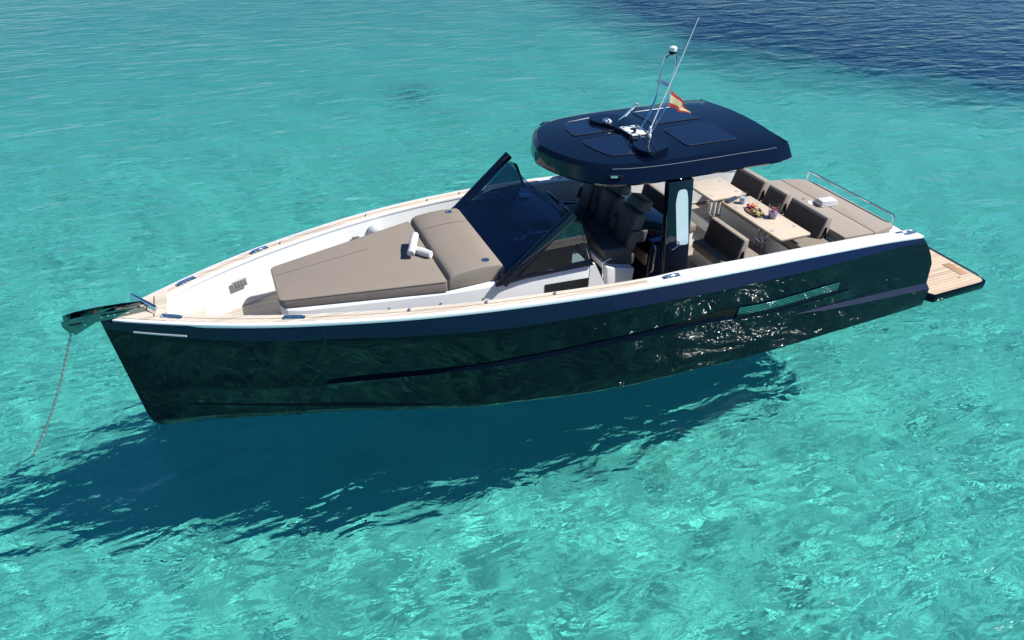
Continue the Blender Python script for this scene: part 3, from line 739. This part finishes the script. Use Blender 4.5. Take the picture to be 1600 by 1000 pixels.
# side pocket shelf, dome vent, latch and grille on the starboard inner wall
def wall(x, z, s=-1):
    p = gin(x, .245, s); return (p[0], p[1]-s*.0, z)
b = bmesh.new(); bmesh.ops.create_uvsphere(b, u_segments=18, v_segments=10, radius=.12)
c = wall(8.92, 1.72)
for v in b.verts: v.co = Vector(c)+Vector((v.co.x, v.co.y*.7+.02, v.co.z*.8))
finish('dome_speaker', b, simple('grey_white_plastic', (.6, .62, .64), .45), yacht)
c = wall(9.27, 1.66); finish('wall_latch', box_bm((c[0], c[1]+.03, c[2]), (.12, .06, .07), .01), simple('dark_grey_plastic', (.08, .085, .09), .5), yacht)
c = wall(11.15, 1.60); q = wall(11.05, 1.6); a = math.atan2(wall(11.0, 1.6)[1]-c[1], wall(11.0, 1.6)[0]-c[0])
rot = Matrix.Rotation(a, 4, 'Z')
vg = finish('wall_grille', box_bm((c[0]-.01, c[1]+.006, c[2]), (.22, .02, .12), .004, rot=rot), simple('grille_grey', (.3, .31, .31), .5), yacht)
b = None
for i in range(4):
    for j in range(3):
        pt = Vector((c[0]-.01, c[1]+.006, c[2]))+rot.to_3x3() @ Vector(((i-1.5)*.048, .0, (j-1)*.034))
        b = box_bm(pt, (.034, .026, .014), rot=rot, bm=b)
finish('grille_slot', b, BLACKM, vg, 0)

# ------------------------------------------------------------ loose things
def rolled_towel(c, ang, ln, r_, label, tilt=0):
    b = bmesh.new(); n = 54; turns = 3.2
    rings = []
    for k in range(9):
        u = (k/8-.5)*ln; rad = r_*(1-.1*abs(k/8-.5)**2)
        prof = []
        for i in range(40):
            a = i/40*2*math.pi; rr_ = rad*(1+.05*math.sin(a*2+k)+.03*rnd.random()); prof.append((u+rnd.uniform(-.004, .004), rr_*math.cos(a), rr_*math.sin(a)))
        rings.append(prof)
    b = loft(rings, True, True, True)
    for sgn in (-1, 1):
        sp = []
        for i in range(46):
            t = i/45; a = t*turns*2*math.pi; sp.append((sgn*(ln/2+.004), r_*(.1+.82*t)*math.cos(a), r_*(.1+.82*t)*math.sin(a)))
        b = tube(sp, .0085, 5, b)
    m = Matrix.Translation(c) @ Matrix.Rotation(ang, 4, 'Z') @ Matrix.Rotation(tilt, 4, 'Y')
    o = empty('rolled_towel', c, label, 'towel', 'towels left on the cushions') if False else None
    for v in b.verts: v.co = m @ v.co
    o = finish('rolled_towel', b, TOWEL, None, 60)
    return tag(o, label, 'towel', 'towels left on the cushions')
zb = zc((8.55, 0))
rolled_towel((8.52, .13, zb+.056), R(-53), .34, .056, 'rolled white towel lying flat on the sunbed, crossed by another', 0)
rolled_towel((8.60, .0, zb+.125), R(65), .42, .056, 'rolled white towel resting on top of another roll on the sunbed', R(10))
b = None
for k in range(4):
    b = box_bm((0, 0, .016+k*.026), (.34-.008*k, .2-.006*k, .026), .011, 3, bm=b)
b = tube([(-.16, .1, .052), (.16, .1, .052)], .042, 10, b)
m = Matrix.Translation((.92, .32, 1.536)) @ Matrix.Rotation(R(172), 4, 'Z')
for v in b.verts: v.co = m @ v.co
tag(finish('folded_towel', b, TOWEL, None, 60), 'folded white towel on the aft sunpad beside the seam', 'towel', 'towels left on the cushions')

# sunglasses and card
sg = empty('sunglasses', (1.25, .1, 1.536), 'dark sunglasses lying on the aft sunpad behind the middle backrest', 'sunglasses')
b = None
for dy in (-.035, .035):
    b = merge(b, lathe((1.25, .06+dy, 1.552), [(.032, -.004), (.034, .004), (0, .008)], 14))
finish('lens', b, DARKGL, sg)
b = tube([(1.25, .03, 1.56), (1.25, .09, 1.56)], .005, 6)
for dy in (-.07, .07): b = tube([(1.25, .06+dy, 1.558), (1.16, .06+dy*.9, 1.545), (1.11, .06+dy*.9, 1.541)], .005, 6, b)
finish('frame', b, BLACKM, sg)
b = hexa([(1.08, .12, 1.537), (1.22, .12, 1.537), (1.24, .22, 1.537), (1.10, .24, 1.537), (1.10, .13, 1.56), (1.20, .13, 1.575), (1.21, .16, 1.575), (1.12, .17, 1.56)], .004)
tag(finish('folded_napkin', b, simple('white_paper', (.8, .8, .8), .7), None), 'small folded white napkin beside the sunglasses on the aft sunpad', 'napkin')

# table ware
jg = empty('fruit_jug', (2.30, .47, ZT), 'clear glass jug of pink fruit drink on the nearer table', 'jug')
jc = (2.30, .47, ZT+.002)
b = lathe(jc, [(.065, 0), (.078, .01), (.09, .14), (.098, .25), (.102, .255), (.094, .25), (.086, .14), (.074, .012), (0, .012)], 22)
finish('jug_body', b, CLEAR, jg)
b = tube(smooth_path([(jc[0]-.05, jc[1]+.075, ZT+.19), (jc[0]-.075, jc[1]+.13, ZT+.17), (jc[0]-.07, jc[1]+.125, ZT+.09), (jc[0]-.05, jc[1]+.07, ZT+.06)], 5), .009, 8)
finish('jug_handle', b, CLEAR, jg)
def liquid(name, col): return simple(name, col, .08)
finish('drink', lathe(jc, [(.064, .013), (.074, .07), (.077, .11), (0, .112)], 20), liquid('lilac_drink', (.42, .28, .5)), jg)
def blobs(name, c, spread, n, sizes, mat, par):
    b = None
    for i in range(n):
        a = bmesh.new(); bmesh.ops.create_icosphere(a, subdivisions=2, radius=1)
        s_ = rnd.uniform(*sizes); p = Vector((c[0]+rnd.uniform(-1, 1)*spread[0], c[1]+rnd.uniform(-1, 1)*spread[1], c[2]+rnd.uniform(0, 1)*spread[2]))
        rm = Matrix.Rotation(rnd.uniform(0, 6), 3, 'Z') @ Matrix.Rotation(rnd.uniform(0, 2), 3, 'X')
        for v in a.verts: v.co = p+rm @ Vector((v.co.x*s_, v.co.y*s_*.7, v.co.z*s_*.6))*rnd.uniform(.92, 1.08)
        b = merge(b, a)
    return finish(name, b, mat, par, 60)
RED = simple('red_fruit', (.5, .03, .03), .35, var=.2, vscale=30)
blobs('berry', (jc[0], jc[1], ZT+.12), (.04, .04, .07), 9, (.02, .028), simple('crimson_fruit', (.45, .03, .06), .35), jg)
pt = empty('fruit_platter', (2.46, .22, ZT), 'wooden platter heaped with cut fruit and snacks on the nearer table', 'platter')
b = lathe((0, 0, 0), [(.10, 0), (.135, .012), (.14, .02), (.12, .015), (0, .012)], 24)
for v in b.verts: v.co = Vector((2.46+v.co.x*.9, .2+v.co.y*1.55, ZT+.002+v.co.z))
finish('platter_dish', b, simple('dark_wood', (.16, .09, .05), .5), pt)
blobs('melon_piece', (2.49, .28, ZT+.035), (.06, .07, .03), 14, (.022, .035), simple('pale_melon', (.6, .5, .22), .4, var=.2, vscale=30), pt)
blobs('fig_piece', (2.44, .19, ZT+.035), (.06, .08, .04), 10, (.02, .034), simple('brown_fig', (.2, .1, .05), .4, var=.3, vscale=40), pt)
blobs('strawberry', (2.42, .05, ZT+.035), (.05, .06, .035), 12, (.02, .033), RED, pt)
blobs('orange_slice', (2.36, .06, ZT+.04), (.04, .06, .03), 6, (.022, .03), simple('orange_fruit', (.75, .3, .04), .4), pt)
blobs('lettuce_leaf', (2.5, .33, ZT+.025), (.05, .05, .02), 6, (.025, .035), simple('salad_green', (.25, .32, .08), .5), pt)
cf = empty('water_carafe', (2.45, -.18, ZT), 'tall clear water carafe standing near the joint between the tables', 'carafe')
b = lathe((2.42, -.19, ZT+.002), [(.055, 0), (.06, .02), (.058, .12), (.045, .19), (.05, .235), (.047, .235), (.041, .19), (.052, .12), (.054, .02), (0, .015)], 20)
finish('carafe_body', b, CLEAR, cf)
finish('carafe_water', lathe((2.42, -.19, ZT+.018), [(.052, 0), (.053, .1), (0, .101)], 18), liquid('pale_water', (.55, .68, .8)), cf)
tb = empty('place_setting_tray', (2.6, -.33, ZT), 'dark cutlery tray with steel cutlery beside the water carafe', 'cutlery tray')
finish('tray', box_bm((2.52, -.36, ZT+.018), (.34, .1, .012), .004, rot=Matrix.Rotation(R(20), 4, 'Z')), simple('slate', (.05, .055, .06), .4), tb)
b = None
for dy in (-.025, .0, .025): b = box_bm((2.52, -.36+dy, ZT+.028), (.22, .012, .004), .001, rot=Matrix.Rotation(R(20), 4, 'Z'), bm=b)
finish('cutlery', b, STEEL, tb, 0)

# flag on the arch
b = bmesh.new(); nx, nz = 14, 12; gv = []
for i in range(nx+1):
    row = []
    for j in range(nz+1):
        u, v = i/nx, j/nz
        drop = .10*u+.05*u*u; y = .31+.33*u*(1-.12*v); x = 4.70-.12*u+.06*math.sin(u*9+v*2)*u
        z = 3.99-1.4*drop*(1-.6*v)-.24*v*(1-.2*u)+.012*math.sin(u*9)*u
        row.append(b.verts.new((x, y, z)))
    gv.append(row)
for i in range(nx):
    for j in range(nz):
        f = b.faces.new((gv[i][j], gv[i+1][j], gv[i+1][j+1], gv[i][j+1])); f.material_index = 1 if 3 <= j < 9 else 0
fo = finish('ensign_flag', b, cloth('red_cloth', (.62, .07, .06)), None, 80)
fo.data.materials.append(cloth('yellow_cloth', (.85, .70, .40)))
tag(fo, 'small red and yellow striped flag flying from the steel antenna arch', 'flag')

# anchor chain from the bow roller down to the sea bed
b = None
p0, p1 = Vector((13.10, 0, 1.72)), Vector((14.1, .12, -.02)); pts = []
for i in range(61):
    t = i/60; q = p0.lerp(p1, t); q.z -= .12*math.sin(math.pi*t)*1.0; pts.append(q)
for i in range(1, 60): 
    t = i/60; q = p1+(p1-pts[-2]).normalized()*0
v_end = Vector((17.5, -2.4, -4.6)); d0 = (pts[60]-pts[58]).normalized()
for i in range(1, 100):
    t = i/99; q = p1.lerp(v_end, t); q.z += -.5*math.sin(math.pi*t)*.4; pts.append(q)
dist = [0]
for a_, c_ in zip(pts, pts[1:]): dist.append(dist[-1]+(c_-a_).length)
def at_s(s_):
    i = min(int(np.searchsorted(dist, s_)), len(pts)-1); i = max(i, 1); f = (s_-dist[i-1])/max(dist[i]-dist[i-1], 1e-6)
    return pts[i-1].lerp(pts[i], f), (pts[i]-pts[i-1]).normalized()
lk = .039; bmc = bmesh.new(); k = 0; s_ = 0
def link_mesh(bm, p, d, flip):
    a = d.cross(Vector((0, 1, .2))).normalized(); c_ = d.cross(a); a2 = a if flip else c_
    ringp = []
    for i in range(11):
        t = i/10*2*math.pi; ringp.append(p+d*math.cos(t)*.030+a2*math.sin(t)*.015)
    n0 = d.cross(a2); vs = []
    for i in range(10):
        c0_ = ringp[i]; rad = (c0_-p).normalized()
        vs.append([bm.verts.new(c0_+(rad*math.cos(q)+n0*math.sin(q))*.0062) for q in (0, 1.57, 3.14, 4.71)])
    for i in range(10):
        for j in range(4): bm.faces.new((vs[i][j], vs[(i+1) % 10][j], vs[(i+1) % 10][(j+1) % 4], vs[i][(j+1) % 4]))
while s_ < dist[-1]:
    p, d = at_s(s_); link_mesh(bmc, p, d, k % 2); s_ += lk; k += 1
ch = finish('anchor_chain', bmc, simple('galvanised_steel', (.42, .43, .42), .4, metal=.8, var=.2, vscale=60), None, 60)
tag(ch, 'galvanised anchor chain hanging from the bow roller into the water', 'chain')

# ------------------------------------------------------------ water and sea bed
def axis(lo, hi, a, c, st, g):
    m = list(np.arange(a, c+1e-6, st)); x = c; d = st; upv = []
    while x < hi: d = min(d*g, 2+abs(x)*.03); x += d; upv.append(x)
    dn = []; x = a; d = st
    while x > lo: d = min(d*g, 2+abs(x)*.03); x -= d; dn.append(x)
    return np.array(dn[::-1]+m+upv)
xs = axis(-900, 300, -7, 19, .07, 1.02); ys = axis(-900, 120, -12, 7, .07, 1.02)
X, Y = np.meshgrid(xs, ys, indexing='ij')
DX = np.gradient(xs)[:, None]*np.ones_like(Y); DY = np.ones_like(X)*np.gradient(ys)[None, :]
CELL = np.maximum(DX, DY)
rng = np.random.default_rng(5)
Z = np.zeros_like(X); wd = R(252)
for k in range(90):
    lam = math.exp(rng.uniform(math.log(.30), math.log(3.2))); th = wd+rng.normal(0, .42); kk = 2*math.pi/lam
    amp = .00105*lam**.95*rng.uniform(.5, 1)
    Z += amp*np.clip((lam/CELL-3)/3, 0, 1)*np.sin(kk*(X*math.cos(th)+Y*math.sin(th))+rng.uniform(0, 6.28))
n, m_ = X.shape
vv = np.stack([X, Y, Z], -1).reshape(-1, 3).astype(np.float32); idx = np.arange(n*m_).reshape(n, m_)
qd = np.stack([idx[:-1, :-1], idx[1:, :-1], idx[1:, 1:], idx[:-1, 1:]], -1).reshape(-1, 4)
me = bpy.data.meshes.new('sea_water')
me.vertices.add(len(vv)); me.vertices.foreach_set('co', vv.ravel())
me.loops.add(qd.size); me.loops.foreach_set('vertex_index', qd.ravel().astype(np.int32))
me.polygons.add(len(qd)); me.polygons.foreach_set('loop_start', (np.arange(len(qd))*4).astype(np.int32))
me.polygons.foreach_set('loop_total', np.full(len(qd), 4, np.int32))
me.update(calc_edges=True); me.shade_smooth()
sea = bpy.data.objects.new('water', me); COL.objects.link(sea); sea['kind'] = 'structure'
sea.cycles.is_caustics_caster = True
mt = bpy.data.materials.new('clear_sea_water'); mt.use_nodes = True; t = mt.node_tree; t.nodes.clear()
o = N(t, 'ShaderNodeOutputMaterial')
rf = N(t, 'ShaderNodeBsdfRefraction', IOR=1.333, Roughness=0.05); rf.inputs['Color'].default_value = (.47, .985, .96, 1)
rl = N(t, 'ShaderNodeBsdfGlossy', Roughness=0.055)
geo = N(t, 'ShaderNodeNewGeometry'); fr = N(t, 'ShaderNodeFresnel', IOR=1.333); sm = N(t, 'ShaderNodeMixShader')
rc = N(t, 'ShaderNodeMix', data_type='RGBA'); L(t, geo.outputs['Backfacing'], rc.inputs['Factor'])
rc.inputs['A'].default_value = (.92, .96, 1, 1)
rc.inputs['B'].default_value = (.08, .30, .42, 1)   # light kept below the surface is absorbed on its long way back to the bed
L(t, rc.outputs['Result'], rl.inputs['Color'])
tc = N(t, 'ShaderNodeTexCoord')
def noise(rot, scl, **k):
    mp_ = N(t, 'ShaderNodeMapping'); L(t, tc.outputs['Object'], mp_.inputs[0])
    mp_.inputs['Rotation'].default_value = (0, 0, R(rot)); mp_.inputs['Scale'].default_value = (*scl, 1)
    n_ = N(t, 'ShaderNodeTexNoise', **k); L(t, mp_.outputs[0], n_.inputs['Vector']); return n_.outputs['Fac']
def wsum(parts):
    acc = None
    for f_, w_ in parts:
        mu = N(t, 'ShaderNodeMath', operation='MULTIPLY'); L(t, f_, mu.inputs[0]); mu.inputs[1].default_value = w_
        if acc is None: acc = mu.outputs[0]
        else:
            ad = N(t, 'ShaderNodeMath', operation='ADD'); L(t, acc, ad.inputs[0]); L(t, mu.outputs[0], ad.inputs[1]); acc = ad.outputs[0]
    return acc
hgt = wsum([(noise(-160, (.5, 1.15), Scale=1.0, Detail=1.5, Roughness=.5, Distortion=.5), .14),
            (noise(-171, (.55, 1.1), Scale=2.3, Detail=2.0, Roughness=.5, Distortion=.6), .074),
            (noise(-150, (.7, 1.2), Scale=5.0, Detail=4.0, Roughness=.55, Distortion=.4), .021),
            (noise(-166, (.5, 1.3), Scale=2.2, Detail=2.0, noise_type='RIDGED_MULTIFRACTAL', Distortion=.6), .010)])
bp = N(t, 'ShaderNodeBump', Strength=1.0, Distance=1.0); L(t, hgt, bp.inputs['Height'])
for q in (rf, rl, fr): L(t, bp.outputs['Normal'], q.inputs['Normal'])
L(t, fr.outputs[0], sm.inputs[0]); L(t, rf.outputs[0], sm.inputs[1]); L(t, rl.outputs[0], sm.inputs[2]); L(t, sm.outputs[0], o.inputs[0])
me.materials.append(mt)

# sea bed
DEPTH = 4.95
bx = axis(-900, 300, -30, 22, .5, 1.06); by = axis(-900, 120, -40, 10, .5, 1.06)
BX, BY = np.meshgrid(bx, by, indexing='ij')
BZ = -DEPTH+.05*np.sin(BX*.9+.7*np.sin(BY*.6))*np.sin(BY*.7)
n, m_ = BX.shape; vv = np.stack([BX, BY, BZ], -1).reshape(-1, 3); idx = np.arange(n*m_).reshape(n, m_)
qd = np.stack([idx[:-1, :-1], idx[1:, :-1], idx[1:, 1:], idx[:-1, 1:]], -1).reshape(-1, 4)
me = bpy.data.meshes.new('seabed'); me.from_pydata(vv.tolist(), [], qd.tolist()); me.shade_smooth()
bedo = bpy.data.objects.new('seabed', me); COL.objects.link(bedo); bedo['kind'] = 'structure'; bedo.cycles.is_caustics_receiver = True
mt, t, b = new_mat('sandy_seabed'); b.inputs['Roughness'].default_value = 1; b.inputs['Specular IOR Level'].default_value = 0
tc = N(t, 'ShaderNodeTexCoord')
na = N(t, 'ShaderNodeTexNoise', Scale=.45, Detail=6.0, Roughness=.6); L(t, tc.outputs['Object'], na.inputs['Vector'])
ra = N(t, 'ShaderNodeValToRGB'); L(t, na.outputs['Fac'], ra.inputs['Fac'])
e = ra.color_ramp.elements; e[0].position = .33; e[0].color = (.40, .51, .455, 1); e[1].position = .62; e[1].color = (.465, .59, .53, 1)
nb = N(t, 'ShaderNodeTexNoise', Scale=.35, Detail=7.0, Roughness=.65); L(t, tc.outputs['Object'], nb.inputs['Vector'])
sx = N(t, 'ShaderNodeSeparateXYZ'); L(t, tc.outputs['Object'], sx.inputs[0])
def M(op, a, c):
    q = N(t, 'ShaderNodeMath', operation=op)
    for i, v in enumerate((a, c)):
        if hasattr(v, 'is_linked') or hasattr(v, 'links'): L(t, v, q.inputs[i])
        else: q.inputs[i].default_value = v
    return q.outputs[0]
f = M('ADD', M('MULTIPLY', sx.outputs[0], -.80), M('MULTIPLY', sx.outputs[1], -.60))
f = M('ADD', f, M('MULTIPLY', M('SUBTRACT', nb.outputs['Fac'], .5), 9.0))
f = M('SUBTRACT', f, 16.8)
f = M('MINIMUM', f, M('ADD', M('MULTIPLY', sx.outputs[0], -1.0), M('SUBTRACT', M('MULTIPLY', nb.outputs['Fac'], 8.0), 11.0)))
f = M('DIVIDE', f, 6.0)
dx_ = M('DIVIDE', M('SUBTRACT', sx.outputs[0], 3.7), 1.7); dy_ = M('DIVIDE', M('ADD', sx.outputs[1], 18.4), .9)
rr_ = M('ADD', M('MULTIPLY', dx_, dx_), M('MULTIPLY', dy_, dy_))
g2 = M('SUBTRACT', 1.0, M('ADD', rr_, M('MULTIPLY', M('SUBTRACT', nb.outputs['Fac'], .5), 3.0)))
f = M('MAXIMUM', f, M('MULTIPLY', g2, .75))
cl = N(t, 'ShaderNodeClamp'); L(t, f, cl.inputs[0])
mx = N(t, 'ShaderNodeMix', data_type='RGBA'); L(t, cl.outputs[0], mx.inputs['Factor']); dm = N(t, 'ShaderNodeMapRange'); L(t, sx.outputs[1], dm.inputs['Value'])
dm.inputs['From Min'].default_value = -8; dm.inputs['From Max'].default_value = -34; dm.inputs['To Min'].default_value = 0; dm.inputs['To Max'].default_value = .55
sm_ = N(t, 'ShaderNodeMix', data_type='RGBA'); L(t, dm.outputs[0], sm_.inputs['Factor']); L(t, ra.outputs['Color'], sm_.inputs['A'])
sm_.inputs['B'].default_value = (.13, .24, .25, 1)   # bed darker and bluer with distance: depth tone of far water painted in
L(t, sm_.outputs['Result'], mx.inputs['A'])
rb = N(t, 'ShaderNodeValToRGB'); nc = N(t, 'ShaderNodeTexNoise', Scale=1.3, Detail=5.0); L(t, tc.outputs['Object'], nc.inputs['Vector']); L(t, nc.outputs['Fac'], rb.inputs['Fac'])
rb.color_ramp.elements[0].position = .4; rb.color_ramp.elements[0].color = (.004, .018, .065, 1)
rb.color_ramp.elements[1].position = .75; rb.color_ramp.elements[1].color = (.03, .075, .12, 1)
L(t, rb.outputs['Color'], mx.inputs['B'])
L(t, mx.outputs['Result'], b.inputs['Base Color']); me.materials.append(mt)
